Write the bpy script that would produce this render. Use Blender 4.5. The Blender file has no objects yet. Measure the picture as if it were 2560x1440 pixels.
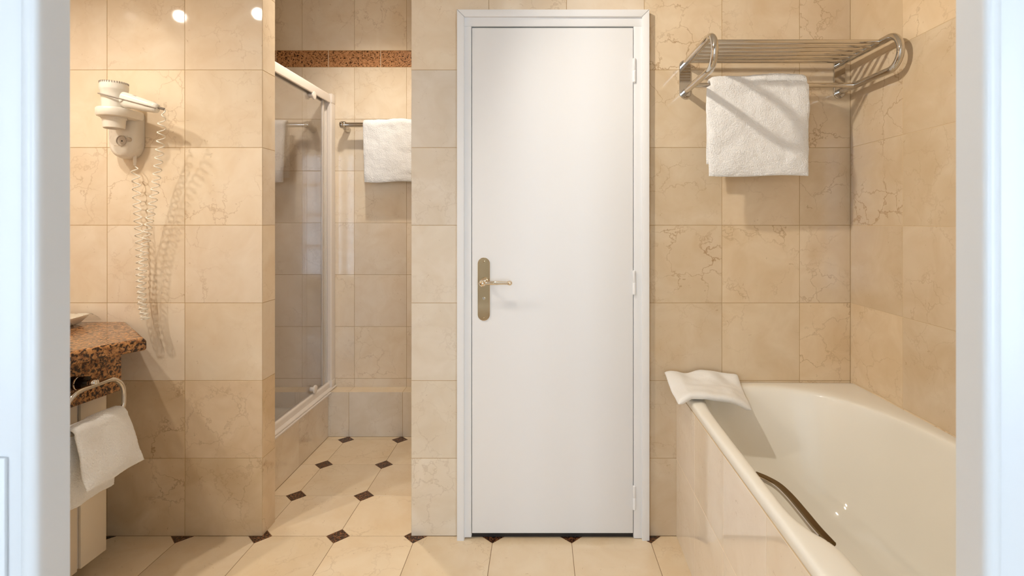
import bpy, bmesh, math, random
from mathutils import Vector, Matrix, noise
random.seed(7)
S = bpy.context.scene
COL = S.collection
PI = math.pi

# ------------------------------------------------------------------ camera
# metres; camera stands at X=0, Y=0, looks along +Y.  The photo's vanishing point is pixel (1350, 553).
F, CX, CY, H = 1320.0, 1350.0, 553.0, 1.236
D = 2.073                       # door wall
cam = bpy.data.cameras.new('camera'); camo = bpy.data.objects.new('camera', cam); COL.objects.link(camo)
cam.sensor_width = 36.0; cam.lens = F / 2560 * 36.0
cam.shift_x = -(CX - 1280) / 2560; cam.shift_y = (CY - 720) / 2560
cam.clip_start = 0.02; cam.clip_end = 60
cam.dof.use_dof = True; cam.dof.focus_distance = 2.4; cam.dof.aperture_fstop = 8.5
camo.location = (0, 0, H); camo.rotation_euler = (PI / 2, 0, 0)
S.camera = camo
S.cycles.max_bounces = 7; S.cycles.diffuse_bounces = 4; S.cycles.glossy_bounces = 3; S.cycles.transparent_max_bounces = 10; S.cycles.adaptive_threshold = 0.02
def PX(px, Y): return (px - CX) * Y / F
def PZ(py, Y): return H - (py - CY) * Y / F
def YZ(py, Z): return (H - Z) * F / (py - CY)

# ------------------------------------------------------------------ world, light, exposure
S.view_settings.view_transform = 'Standard'; S.view_settings.look = 'None'
S.view_settings.gamma = 1.0; S.view_settings.use_curve_mapping = False
S.view_settings.exposure = 0.36
wd = bpy.data.worlds.new('sky'); S.world = wd; wd.use_nodes = True
bgn = wd.node_tree.nodes['Background']
bgn.inputs[0].default_value = (0.70, 0.84, 1.0, 1); bgn.inputs[1].default_value = 9.6
WIN_Y = -3.4
WINDOWS = [(0.30, 1.95), (-2.2, -1.15)]        # X ranges behind camera: reflected French window; second one added for light on the door
for x0, x1 in WINDOWS:
    l = bpy.data.lights.new('window_portal', 'AREA'); l.shape = 'RECTANGLE'; l.size = x1 - x0; l.size_y = 2.3
    l.cycles.is_portal = True
    o = bpy.data.objects.new('window_portal', l); COL.objects.link(o)
    o.location = ((x0 + x1) / 2, WIN_Y - 0.12, 1.35); o.rotation_euler = (PI / 2, 0, 0)
LAMP = (1.0, 0.925, 0.82)        # colour of the ceiling spots
CEIL, CEIL2 = 2.40, 2.62
SPOTS = [(-1.985, 1.236, CEIL, 36), (-1.534, 1.27, CEIL, 32), (-0.30, 1.265, CEIL, 50), (-0.88, 2.52, CEIL2, 42)]
AIM = {2: (0.82, 0.05, -0.58)}                   # the gimbal spot over the middle is turned to the bath

# ------------------------------------------------------------------ materials
MATS = {}
def mat(name):
    m = bpy.data.materials.new(name); m.use_nodes = True
    MATS[name] = m
    nt = m.node_tree; b = nt.nodes['Principled BSDF']
    return m, nt, b
def N(nt, typ, **kw):
    n = nt.nodes.new(typ)
    for k, v in kw.items():
        if k in n.inputs: n.inputs[k].default_value = v
        else: setattr(n, k, v)
    return n
def L(nt, a, b): nt.links.new(a, b)
def ramp(nt, stops):
    r = nt.nodes.new('ShaderNodeValToRGB'); e = r.color_ramp.elements
    while len(e) < len(stops): e.new(0.5)
    for el, (p, c) in zip(e, stops):
        el.position = p; el.color = c if len(c) == 4 else (*c, 1)
    return r
def mix(nt, fac, a, b, mode='MIX'):
    n = nt.nodes.new('ShaderNodeMix'); n.data_type = 'RGBA'; n.blend_type = mode
    for sock, v in ((n.inputs[0], fac), (n.inputs[6], a), (n.inputs[7], b)):
        if hasattr(v, 'is_linked'): L(nt, v, sock)
        else: sock.default_value = v if not isinstance(v, tuple) or len(v) == 4 else (*v, 1)
    return n.outputs[2]
def simple(name, col, rough=0.5, metal=0.0, bump=None, **kw):
    m, nt, b = mat(name)
    b.inputs['Base Color'].default_value = (*col, 1); b.inputs['Roughness'].default_value = rough
    b.inputs['Metallic'].default_value = metal
    for k, v in kw.items(): b.inputs[k].default_value = v
    tc = N(nt, 'ShaderNodeTexCoord')
    nz = N(nt, 'ShaderNodeTexNoise', Scale=bump[0] if bump else 25.0, Detail=3.0); L(nt, tc.outputs['Object'], nz.inputs['Vector'])
    if bump:
        bp = N(nt, 'ShaderNodeBump', Strength=bump[1], Distance=bump[2]); L(nt, nz.outputs[0], bp.inputs['Height']); L(nt, bp.outputs[0], b.inputs['Normal'])
    else:
        mr = N(nt, 'ShaderNodeMapRange'); mr.inputs[3].default_value = max(0.0, rough - 0.02); mr.inputs[4].default_value = rough + 0.02
        L(nt, nz.outputs[0], mr.inputs[0]); L(nt, mr.outputs[0], b.inputs['Roughness'])
    return m
def marble(name, c_light, c_dark, vein, vein_amt, rough=0.13, t0=0.93):
    m, nt, b = mat(name)
    tc = N(nt, 'ShaderNodeTexCoord'); oi = N(nt, 'ShaderNodeObjectInfo')
    mul = N(nt, 'ShaderNodeVectorMath', operation='SCALE'); mul.inputs['Scale'].default_value = 57.0
    cmb = N(nt, 'ShaderNodeCombineXYZ')
    for i in range(3): L(nt, oi.outputs['Random'], cmb.inputs[i])
    L(nt, cmb.outputs[0], mul.inputs[0])
    add = N(nt, 'ShaderNodeVectorMath', operation='ADD'); L(nt, tc.outputs['Object'], add.inputs[0]); L(nt, mul.outputs[0], add.inputs[1])
    v = add.outputs[0]
    n1 = N(nt, 'ShaderNodeTexNoise', Scale=7.0, Detail=3.0, Roughness=0.6, Distortion=0.6); L(nt, v, n1.inputs['Vector'])
    r1 = ramp(nt, [(0.3, c_dark), (0.7, c_light)]); L(nt, n1.outputs[0], r1.inputs[0])
    # tile to tile difference in tone
    wn = N(nt, 'ShaderNodeTexWhiteNoise', noise_dimensions='1D'); L(nt, oi.outputs['Random'], wn.inputs['W'])
    tone = N(nt, 'ShaderNodeMapRange'); tone.inputs[3].default_value = t0; tone.inputs[4].default_value = 1.04; L(nt, wn.outputs['Value'], tone.inputs[0])
    tint = ramp(nt, [(0.0, (1.0, 0.985, 0.955)), (0.5, (1, 1, 1)), (1.0, (0.985, 0.99, 1.015))]); L(nt, oi.outputs['Random'], tint.inputs[0])
    base = mix(nt, 1.0, r1.outputs[0], tint.outputs[0], 'MULTIPLY')
    tv = N(nt, 'ShaderNodeCombineXYZ')
    for i in range(3): L(nt, tone.outputs[0], tv.inputs[i])
    base = mix(nt, 1.0, base, tv.outputs[0], 'MULTIPLY')
    # fine crackling veins (distorted cell borders, faded in patches)
    dn = N(nt, 'ShaderNodeTexNoise', Scale=9.0, Detail=4.0, Roughness=0.65); L(nt, v, dn.inputs['Vector'])
    dsc = N(nt, 'ShaderNodeVectorMath', operation='SCALE'); dsc.inputs['Scale'].default_value = 0.16; L(nt, dn.outputs['Color'], dsc.inputs[0])
    dv = N(nt, 'ShaderNodeVectorMath', operation='ADD'); L(nt, v, dv.inputs[0]); L(nt, dsc.outputs[0], dv.inputs[1])
    vo = N(nt, 'ShaderNodeTexVoronoi', Scale=8.5, feature='DISTANCE_TO_EDGE'); L(nt, dv.outputs[0], vo.inputs['Vector'])
    rv = ramp(nt, [(0.0, (1, 1, 1)), (0.012, (0.55, 0.55, 0.55)), (0.035, (0, 0, 0))]); L(nt, vo.outputs['Distance'], rv.inputs[0])
    pn = N(nt, 'ShaderNodeTexNoise', Scale=5.0, Detail=1.0); L(nt, v, pn.inputs['Vector'])
    rp = ramp(nt, [(0.42, (0, 0, 0)), (0.66, (1, 1, 1))]); L(nt, pn.outputs[0], rp.inputs[0])
    m1 = N(nt, 'ShaderNodeMath', operation='MULTIPLY'); L(nt, rv.outputs[0], m1.inputs[0]); L(nt, rp.outputs[0], m1.inputs[1])
    # how veined a tile is differs from tile to tile
    wn2 = N(nt, 'ShaderNodeTexWhiteNoise', noise_dimensions='1D')
    sh = N(nt, 'ShaderNodeMath', operation='ADD'); sh.inputs[1].default_value = 3.7; L(nt, oi.outputs['Random'], sh.inputs[0]); L(nt, sh.outputs[0], wn2.inputs['W'])
    va = N(nt, 'ShaderNodeMapRange'); va.inputs[3].default_value = 0.08 * vein_amt; va.inputs[4].default_value = vein_amt; L(nt, wn2.outputs['Value'], va.inputs[0])
    m2 = N(nt, 'ShaderNodeMath', operation='MULTIPLY'); L(nt, m1.outputs[0], m2.inputs[0]); L(nt, va.outputs[0], m2.inputs[1])
    out = mix(nt, m2.outputs[0], base, (*vein, 1))
    # tiny dark flecks
    fn = N(nt, 'ShaderNodeTexNoise', Scale=34.0, Detail=2.0, Roughness=0.7, Distortion=1.5); L(nt, v, fn.inputs['Vector'])
    rf = ramp(nt, [(0.70, (0, 0, 0)), (0.76, (1, 1, 1))]); L(nt, fn.outputs[0], rf.inputs[0])
    mf = N(nt, 'ShaderNodeMath', operation='MULTIPLY'); mf.inputs[1].default_value = 0.35; L(nt, rf.outputs[0], mf.inputs[0])
    out = mix(nt, mf.outputs[0], out, (*vein, 1))
    L(nt, out, b.inputs['Base Color'])
    b.inputs['Roughness'].default_value = rough; b.inputs['IOR'].default_value = 1.5
    return m
def granite(name, rough=0.15, scale=1.0, light=(0.55, 0.27, 0.11), mid=(0.30, 0.125, 0.045), thr=0.46):
    m, nt, b = mat(name)
    tc = N(nt, 'ShaderNodeTexCoord'); oi = N(nt, 'ShaderNodeObjectInfo')
    mul = N(nt, 'ShaderNodeMath', operation='MULTIPLY'); mul.inputs[1].default_value = 31.0; L(nt, oi.outputs['Random'], mul.inputs[0])
    add = N(nt, 'ShaderNodeVectorMath', operation='ADD'); L(nt, tc.outputs['Object'], add.inputs[0]); L(nt, mul.outputs[0], add.inputs[1])
    v = add.outputs[0]
    n1 = N(nt, 'ShaderNodeTexNoise', Scale=55.0 * scale, Detail=3.0, Roughness=0.6); L(nt, v, n1.inputs['Vector'])
    r1 = ramp(nt, [(0.36, mid), (0.60, light)]); L(nt, n1.outputs[0], r1.inputs[0])
    n2 = N(nt, 'ShaderNodeTexNoise', Scale=95.0 * scale, Detail=5.0, Roughness=0.62, Distortion=0.4); L(nt, v, n2.inputs['Vector'])
    r2 = ramp(nt, [(thr, (0, 0, 0)), (thr + 0.09, (1, 1, 1))]); L(nt, n2.outputs[0], r2.inputs[0])
    c = mix(nt, r2.outputs[0], r1.outputs[0], (0.030, 0.012, 0.006, 1))
    L(nt, c, b.inputs['Base Color']); b.inputs['Roughness'].default_value = rough
    return m
marble('marble_wall', (0.855, 0.735, 0.575), (0.785, 0.64, 0.465), (0.40, 0.23, 0.10), 0.5, 0.05)
marble('marble_bath', (0.80, 0.65, 0.455), (0.71, 0.54, 0.345), (0.33, 0.17, 0.065), 0.8, 0.07, 0.87)
marble('marble_floor', (0.875, 0.725, 0.52), (0.82, 0.645, 0.425), (0.40, 0.23, 0.10), 0.30, 0.16)
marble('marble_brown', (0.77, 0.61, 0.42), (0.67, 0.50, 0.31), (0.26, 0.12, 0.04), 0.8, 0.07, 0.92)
marble('marble_daylit', (0.78, 0.695, 0.575), (0.71, 0.61, 0.475), (0.36, 0.24, 0.14), 0.34, 0.06, 0.95)  # wall stone with the cool grey of daylight put into its colour
marble('marble_panel', (0.86, 0.76, 0.63), (0.81, 0.69, 0.55), (0.42, 0.27, 0.14), 0.25, 0.05, 0.98)
granite('granite_top', 0.14, 1.1, (0.54, 0.26, 0.095), (0.25, 0.10, 0.035), 0.475); granite('granite_border', 0.2, 1.3, (0.58, 0.29, 0.13), (0.42, 0.19, 0.08), 0.515); granite('granite_inset', 0.2, 1.6, (0.30, 0.12, 0.045), (0.10, 0.035, 0.015), 0.43)
simple('grout', (0.46, 0.30, 0.14), 0.8, bump=(90, 0.2, 0.002))
simple('grout_floor', (0.24, 0.14, 0.07), 0.8, bump=(90, 0.2, 0.002))
simple('grout_bath', (0.66, 0.50, 0.31), 0.8, bump=(90, 0.2, 0.002))
simple('paint_white', (0.85, 0.85, 0.85), 0.5, bump=(60, 0.04, 0.002))
simple('paint_frame', (0.70, 0.705, 0.705), 0.30, bump=(60, 0.04, 0.002))
simple('joint_cream', (0.80, 0.66, 0.48), 0.7)
simple('plaster', (0.84, 0.82, 0.78), 0.8, bump=(70, 0.1, 0.002))
simple('hall_floor_wood', (0.36, 0.24, 0.14), 0.4, bump=(15, 0.1, 0.002))
simple('chrome', (0.62, 0.58, 0.53), 0.07, 1.0)
simple('chrome_dark_reflection', (0.03, 0.025, 0.02), 0.12, 1.0)  # chrome with the dark surroundings it mirrors put into its colour
simple('champagne', (0.78, 0.70, 0.58), 0.10, 1.0)
simple('nickel_brown_reflection', (0.58, 0.44, 0.27), 0.10, 1.0)  # brown reflection of the room is put into the metal colour
simple('chrome_brown_reflection', (0.16, 0.105, 0.045), 0.16, 1.0)  # chrome of the grip, its dark brown reflection put into the colour
simple('enamel', (0.88, 0.84, 0.75), 0.05)
simple('plastic_white', (0.80, 0.73, 0.63), 0.28)
simple('plastic_gloss', (0.84, 0.79, 0.70), 0.14)
simple('plastic_grey', (0.33, 0.28, 0.23), 0.4)
simple('socket_grey', (0.52, 0.44, 0.36), 0.4)
simple('dark', (0.02, 0.015, 0.012), 0.6)
simple('lacquer_cream', (0.72, 0.62, 0.48), 0.25)
simple('profile_white', (0.82, 0.74, 0.66), 0.25)
simple('cord_white', (0.85, 0.80, 0.70), 0.3)
simple('seal', (0.60, 0.54, 0.48), 0.3)
def terry(name, col, scale=210, st=0.75):
    m, nt, b = mat(name)
    tc = N(nt, 'ShaderNodeTexCoord')
    n1 = N(nt, 'ShaderNodeTexNoise', Scale=scale, Detail=2.0, Roughness=0.6); L(nt, tc.outputs['Object'], n1.inputs['Vector'])
    n2 = N(nt, 'ShaderNodeTexNoise', Scale=38.0, Detail=3.0); L(nt, tc.outputs['Object'], n2.inputs['Vector'])
    ad = N(nt, 'ShaderNodeMath', operation='MULTIPLY_ADD'); ad.inputs[1].default_value = 0.45; L(nt, n2.outputs[0], ad.inputs[0]); L(nt, n1.outputs[0], ad.inputs[2])
    bp = N(nt, 'ShaderNodeBump', Strength=st, Distance=0.005); L(nt, ad.outputs[0], bp.inputs['Height']); L(nt, bp.outputs[0], b.inputs['Normal'])
    b.inputs['Base Color'].default_value = (*col, 1); b.inputs['Roughness'].default_value = 0.95
    b.inputs['Sheen Weight'].default_value = 0.25; b.inputs['Sheen Roughness'].default_value = 0.5; b.inputs['Specular IOR Level'].default_value = 0.1
    return m
terry('terry', (0.86, 0.845, 0.82)); terry('cotton', (0.87, 0.845, 0.80), 420, 0.3)
def glass(name, tint, ior=1.5, rough=0.0):
    m = bpy.data.materials.new(name); m.use_nodes = True; MATS[name] = m; nt = m.node_tree
    nt.nodes.remove(nt.nodes['Principled BSDF']); out = nt.nodes['Material Output']
    t = N(nt, 'ShaderNodeBsdfTransparent'); t.inputs[0].default_value = (*tint, 1)
    g = N(nt, 'ShaderNodeBsdfGlossy'); g.inputs['Roughness'].default_value = rough; g.inputs[0].default_value = (1, 1, 1, 1)
    lw = N(nt, 'ShaderNodeLayerWeight'); lw.inputs[0].default_value = 0.5     # Schlick reflectance, the same from both sides of the sheet
    pw = N(nt, 'ShaderNodeMath', operation='POWER'); pw.inputs[1].default_value = 5.0; L(nt, lw.outputs['Facing'], pw.inputs[0])
    f0 = ((ior - 1) / (ior + 1)) ** 2
    fr = N(nt, 'ShaderNodeMath', operation='MULTIPLY_ADD'); fr.inputs[1].default_value = 1 - f0; fr.inputs[2].default_value = f0; L(nt, pw.outputs[0], fr.inputs[0])
    nz = N(nt, 'ShaderNodeTexNoise', Scale=2.0, Detail=0.0); bp = N(nt, 'ShaderNodeBump', Strength=0.01, Distance=0.002)
    L(nt, nz.outputs[0], bp.inputs['Height']); L(nt, bp.outputs[0], g.inputs['Normal'])
    mx = N(nt, 'ShaderNodeMixShader'); L(nt, fr.outputs[0], mx.inputs[0]); L(nt, t.outputs[0], mx.inputs[1]); L(nt, g.outputs[0], mx.inputs[2])
    L(nt, mx.outputs[0], out.inputs[0]); return m
glass('shower_glass', (0.92, 0.92, 0.93), 2.1); glass('window_glass', (0.98, 0.99, 1.0), 1.4); glass('cellophane', (0.95, 0.93, 0.9), 1.5, 0.08)
def emit(name, col, st):
    m, nt, b = mat(name); b.inputs['Emission Color'].default_value = (*col, 1); b.inputs['Emission Strength'].default_value = st
    b.inputs['Base Color'].default_value = (0.9, 0.9, 0.9, 1)
    lw = N(nt, 'ShaderNodeTexGradient'); return m
emit('lamp_lens', LAMP, 30.0)

# ------------------------------------------------------------------ object helpers
def obj(name, me, m=None, parent=None, loc=None):
    o = bpy.data.objects.new(name, me); COL.objects.link(o)
    if m and me is not None and not me.materials: me.materials.append(MATS[m])
    if loc is not None: o.location = loc
    if parent is not None: o.parent = parent
    return o
def tag(o, label=None, cat=None, group=None, kind=None):
    for k, v in (('label', label), ('category', cat), ('group', group), ('kind', kind)):
        if v: o[k] = v
    return o
def thing(name, label, cat, loc=(0, 0, 0), group=None):
    o = bpy.data.objects.new(name, None); COL.objects.link(o); o.location = loc; o.empty_display_size = 0.05
    return tag(o, label, cat, group)
def child(p, name, me, m):          # mesh given in world coordinates, parent unrotated at p.location
    loc = Vector((0, 0, 0)); q = p
    while q is not None: loc += q.location; q = q.parent
    me.transform(Matrix.Translation(-loc)); return obj(name, me, m, p)
def finish(bm, smooth=None):
    bmesh.ops.recalc_face_normals(bm, faces=bm.faces[:])
    me = bpy.data.meshes.new('mesh'); bm.to_mesh(me); bm.free()
    if smooth is not None:
        for p in me.polygons: p.use_smooth = True
        if smooth < 180: me.set_sharp_from_angle(angle=math.radians(smooth))
    return me
def box(x0, x1, y0, y1, z0, z1, bev=0.0, seg=2):
    bm = bmesh.new(); bmesh.ops.create_cube(bm, size=1)
    for v in bm.verts:
        v.co = Vector(((x0 + x1) / 2 + v.co.x * (x1 - x0), (y0 + y1) / 2 + v.co.y * (y1 - y0), (z0 + z1) / 2 + v.co.z * (z1 - z0)))
    if bev: bmesh.ops.bevel(bm, geom=bm.edges[:], offset=bev, segments=seg, affect='EDGES', profile=0.5)
    return finish(bm, 35 if bev else None)
def tube(pts, r, n=12, closed=False, caps=True, flat=None):
    pts = [Vector(p) for p in pts]; k = len(pts); bm = bmesh.new(); rings = []
    up = None
    for i, p in enumerate(pts):
        if closed: t = pts[(i + 1) % k] - pts[i - 1]
        else: t = pts[min(i + 1, k - 1)] - pts[max(i - 1, 0)]
        t.normalize()
        if up is None:
            up = Vector((0, 0, 1)) if abs(t.z) < 0.9 else Vector((1, 0, 0))
        u = (up - t * up.dot(t)).normalized(); up = u; w = t.cross(u)
        rr = r[i] if isinstance(r, (list, tuple)) else r
        rings.append([bm.verts.new(p + (u * math.cos(a) * (flat or 1.0) + w * math.sin(a)) * rr) for a in (2 * PI * j / n for j in range(n))])
    for i in range(k if closed else k - 1):
        a, b = rings[i], rings[(i + 1) % k]
        for j in range(n): bm.faces.new((a[j], a[(j + 1) % n], b[(j + 1) % n], b[j]))
    if caps and not closed: bm.faces.new(rings[0]); bm.faces.new(rings[-1])
    return finish(bm, 50)
def spline(ctrl, n=8, closed=False):
    c = [Vector(p) for p in ctrl]; k = len(c); out = []
    for i in range(k if closed else k - 1):
        p0 = c[i - 1] if (i > 0 or closed) else c[0] * 2 - c[1]
        p1 = c[i]; p2 = c[(i + 1) % k]; p3 = c[(i + 2) % k] if (closed or i + 2 < k) else c[-1] * 2 - c[-2]
        for j in range(n):
            t = j / n
            out.append(0.5 * ((2 * p1) + (p2 - p0) * t + (2 * p0 - 5 * p1 + 4 * p2 - p3) * t * t + (3 * p1 - p0 - 3 * p2 + p3) * t ** 3))
    if not closed: out.append(c[-1])
    return out
def lathe(prof, axis_o, axis_d, n=32, smooth=40, caps=True):
    d = Vector(axis_d).normalized(); o = Vector(axis_o)
    u = d.orthogonal().normalized(); w = d.cross(u); bm = bmesh.new(); rings = []
    for r, h in prof:
        rings.append([bm.verts.new(o + d * h + (u * math.cos(2 * PI * j / n) + w * math.sin(2 * PI * j / n)) * max(r, 1e-5)) for j in range(n)])
    for a, b in zip(rings, rings[1:]):
        for j in range(n): bm.faces.new((a[j], a[(j + 1) % n], b[(j + 1) % n], b[j]))
    if caps: bm.faces.new(rings[0]); bm.faces.new(rings[-1])
    bmesh.ops.remove_doubles(bm, verts=bm.verts[:], dist=1e-5)
    return finish(bm, smooth)
def inset_poly(pts, d):             # convex, counter-clockwise 2D
    out = []; k = len(pts)
    for i in range(k):
        p = Vector(pts[i]); a = (p - Vector(pts[i - 1])).normalized(); b = (Vector(pts[(i + 1) % k]) - p).normalized()
        na = Vector((-a.y, a.x)); nb = Vector((-b.y, b.x)); s = na + nb
        out.append(p + s * (d / max(0.2, 1 + na.dot(nb))))
    return out
def prism(pts, z0, z1, bev=0.0, bev_bottom=0.0, seg=3, axis='Z', smooth=35):
    """extrude a 2D polygon (ccw) from z0 to z1 with a rounded top edge"""
    lv = []
    if bev_bottom:
        for i in range(seg + 1):
            a = PI / 2 * i / seg; lv.append((bev_bottom * (1 - math.sin(a)), z0 + bev_bottom * (1 - math.cos(a))))
    else: lv.append((0, z0))
    if bev:
        for i in range(seg + 1):
            a = PI / 2 * i / seg; lv.append((bev * (1 - math.cos(a)), z1 - bev + bev * math.sin(a)))
    else: lv.append((0, z1))
    bm = bmesh.new(); rings = []
    for ins, z in lv:
        q = inset_poly(pts, ins) if ins > 0 else [Vector(p) for p in pts]
        rings.append([bm.verts.new((p.x, p.y, z) if axis == 'Z' else ((p.x, z, p.y) if axis == 'Y' else (z, p.x, p.y))) for p in q])
    k = len(pts)
    for a, b in zip(rings, rings[1:]):
        for j in range(k): bm.faces.new((a[j], a[(j + 1) % k], b[(j + 1) % k], b[j]))
    bm.faces.new(rings[0]); bm.faces.new(rings[-1])
    me = finish(bm, smooth)
    for p in me.polygons:
        if len(p.vertices) == k and k > 4: p.use_smooth = False
    return me
_tc = {}
TT = 0.010                          # tile thickness
def tile_mesh(pts, m):
    key = (m, tuple((round(p[0], 4), round(p[1], 4)) for p in pts))
    if key not in _tc:
        bv = 0.0006; bm = bmesh.new()
        rings = [[bm.verts.new((p[0], p[1], z)) for p in q] for q, z in ((pts, 0), (pts, TT - bv), (inset_poly(pts, bv), TT))]
        k = len(pts)
        for a, b in zip(rings, rings[1:]):
            for j in range(k): bm.faces.new((a[j], a[(j + 1) % k], b[(j + 1) % k], b[j]))
        bm.faces.new(rings[-1]); bm.faces.new(list(reversed(rings[0])))
        me = finish(bm); me.materials.append(MATS[m]); _tc[key] = me
    return _tc[key]
GAP = 0.0009
def place_tile(parent, name, pts, m, origin, u, v, gap=None):
    """pts in the wall's (u,v) metres; front face of the tile lies on the wall plane through origin"""
    cx = sum(p[0] for p in pts) / len(pts); cy = sum(p[1] for p in pts) / len(pts)
    loc = [(p[0] - cx, p[1] - cy) for p in pts]
    u = Vector(u); v = Vector(v); n = u.cross(v)
    q = inset_poly(loc, .0016 if name == 'border_tile' else GAP)
    o = obj(name, tile_mesh([(p.x, p.y) for p in q], m), None, parent)
    pos = Vector(origin) + u * cx + v * cy - n * (TT + random.uniform(-0.0003, 0.0003))
    M = Matrix((u, v, n)).transposed().to_4x4(); M.translation = pos
    o.matrix_local = M
    return o
def tile_wall(parent, origin, u, v, us, vs, m='marble_wall', skip=None, name='wall_tile'):
    for i in range(len(us) - 1):
        for j in range(len(vs) - 1):
            a, b, c, d = us[i], us[i + 1], vs[j], vs[j + 1]
            if b - a < 0.012 or d - c < 0.012 or (skip and skip(a, b, c, d)): continue
            mm = m(a, b, c, d) if callable(m) else m
            place_tile(parent, name, [(a, c), (b, c), (b, d), (a, d)], mm, origin, u, v)
def cuts(a, b, first, pitch):
    out = [a]; x = first
    while x <= a + 0.005: x += pitch
    while x < b - 0.005: out.append(x); x += pitch
    return out + [b]
def struct(name, me, m, label=None):
    o = obj(name, me, m); o['kind'] = 'structure'
    if label: o['label'] = label
    return o
P = 0.305
XL, XR = -2.12, 1.219               # side walls
XP = PX(656, D)                     # end of the partition with the dryer
XO = PX(1028, D)                    # left edge of the door wall
YP = D + 0.10                       # back of partition
YL = YZ(1092, 0.0)                  # ledge front
ZL = PZ(980, YL)                    # ledge top
YB = (H - ZL) * F / (967 - CY)      # alcove back wall
XC = -1.213                         # shower kerb face
YF0, YF1 = 0.49, 0.52               # near doorway wall
RSL = 0.016                         # right wall leans a little off square
def xr(Y): return XR - RSL * (D - Y)

# ------------------------------------------------------------------ structure
T0 = 0.0007                       # backing sits a little behind the tile faces
vrows = cuts(0, CEIL, P, P)
fl = struct('floor', box(XL - .1, XR + .1, YF1, YB, -0.08, -T0), 'grout_floor')
wb = struct('wall_back', box(XO + T0, XR + .1, D + T0, YP - T0, 0, CEIL2), 'grout')
wp = struct('wall_partition', box(XL, XP - T0, D + T0, YP - T0, 0, CEIL2), 'grout')
wa = struct('wall_alcove', box(XL, XO + .1, YB + T0, YB + .1, 0, CEIL2), 'grout')
war = struct('wall_alcove_right', box(XO + T0, XO + .1, YP - T0, YB, 0, CEIL2), 'grout')
wl = struct('wall_left', box(XL - .1, XL - T0, YF1, YB + .1, 0, CEIL2), 'grout')
rv = Vector((-RSL, -1, 0)).normalized()
bmr = bmesh.new()
co = []
for Y in (YF1 - .2, D + .1):
    for dx in (T0, .12):
        for z in (0, CEIL): co.append((xr(Y) + dx, Y, z))
vs_ = [bmr.verts.new(c) for c in co]
bmesh.ops.convex_hull(bmr, input=vs_)
wr = struct('wall_right', finish(bmr), 'grout_bath')
struct('ceiling', box(XL - .1, XR + .1, YF1, D + .05, CEIL, CEIL + .05), 'plaster')
struct('ceiling_alcove', box(XL - .1, XO + .1, D + .05, YB + .1, CEIL2, CEIL2 + .05), 'plaster')
struct('wall_header', box(XL, XO + .02, D + .01, D + .09, CEIL, CEIL2), 'plaster')

# floor: clipped square tiles with small dark insets on the grid corners
hd = 0.046
gx0 = 0.122
gxs = [gx0 + P * k for k in range(-8, 5)]; gys = [D + P * k for k in range(-6, 5)]
# insets
XAP = lambda Y: 0.535 - 0.028 * (D - Y)     # bath panel face
def clip_poly(poly, nx, ny, c):       # keep nx*x+ny*y <= c
    out = []
    for i in range(len(poly)):
        p, q = poly[i], poly[(i + 1) % len(poly)]
        dp, dq = nx * p[0] + ny * p[1] - c, nx * q[0] + ny * q[1] - c
        if dp <= 0: out.append(p)
        if dp * dq < 0:
            t = dp / (dp - dq); out.append((p[0] + (q[0] - p[0]) * t, p[1] + (q[1] - p[1]) * t))
    res = []
    for p in out:
        if not res or (abs(p[0] - res[-1][0]) + abs(p[1] - res[-1][1])) > 1e-4: res.append(p)
    if len(res) > 1 and abs(res[0][0] - res[-1][0]) + abs(res[0][1] - res[-1][1]) < 1e-4: res.pop()
    return res
def area(p): return 0.5 * sum(p[i - 1][0] * p[i][1] - p[i][0] * p[i - 1][1] for i in range(len(p)))
REG = [((XL, YF1), (XR, D)), ((XC, D), (XO, YL))]
def floor_piece(poly, name, m):
    for (x0, y0), (x1, y1) in REG:
        q = poly
        for nx, ny, c in ((-1, 0, -x0), (1, 0, x1), (0, -1, -y0), (0, 1, y1)):
            if len(q) > 2: q = clip_poly(q, nx, ny, c)
        if len(q) > 2 and area(q) > 0.0002:
            # pieces hidden under bath and vanity are left out
            if min(p[0] for p in q) > 0.56 or max(p[0] for p in q) < -1.75: continue
            place_tile(fl, name, q, m, (0, 0, 0), (1, 0, 0), (0, 1, 0))
for i, x in enumerate(gxs[:-1]):
    for j, y in enumerate(gys[:-1]):
        x1, y1 = gxs[i + 1], gys[j + 1]
        poly = [(x + hd, y), (x1 - hd, y), (x1, y + hd), (x1, y1 - hd), (x1 - hd, y1), (x + hd, y1), (x, y1 - hd), (x, y + hd)]
        floor_piece(poly, 'floor_tile', 'marble_floor')
for x in gxs:
    for y in gys:
        floor_piece([(x, y - hd), (x + hd, y), (x, y + hd), (x - hd, y)], 'floor_inset', 'granite_inset')

# wall tiles.  u x v must point into the room
DX0, DX1, DZ1 = PX(1145, D), PX(1620, D), PZ(31, D)        # door casing outline
def bath_m(a, b, c, d): return 'marble_bath' if XO + a > 0.32 else ('marble_daylit' if XO + a < -.3 and c < 1.8 else 'marble_wall')  # left column by the door gets the stone with daylight in its colour
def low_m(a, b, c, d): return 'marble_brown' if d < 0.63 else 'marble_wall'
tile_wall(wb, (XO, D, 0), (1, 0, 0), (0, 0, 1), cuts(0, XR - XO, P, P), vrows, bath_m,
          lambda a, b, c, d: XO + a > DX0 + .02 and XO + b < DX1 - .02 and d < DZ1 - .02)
tile_wall(wb, (XO, YP, 0), (0, -1, 0), (0, 0, 1), [0, YP - D - 0.001], vrows)              # end of door wall
us = [-x for x in cuts(0, XP - XL, P, P)][::-1]
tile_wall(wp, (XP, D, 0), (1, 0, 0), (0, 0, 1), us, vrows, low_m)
tile_wall(wp, (XP, D, 0), (0, 1, 0), (0, 0, 1), [0.0015, YP - D], vrows, low_m)
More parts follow.
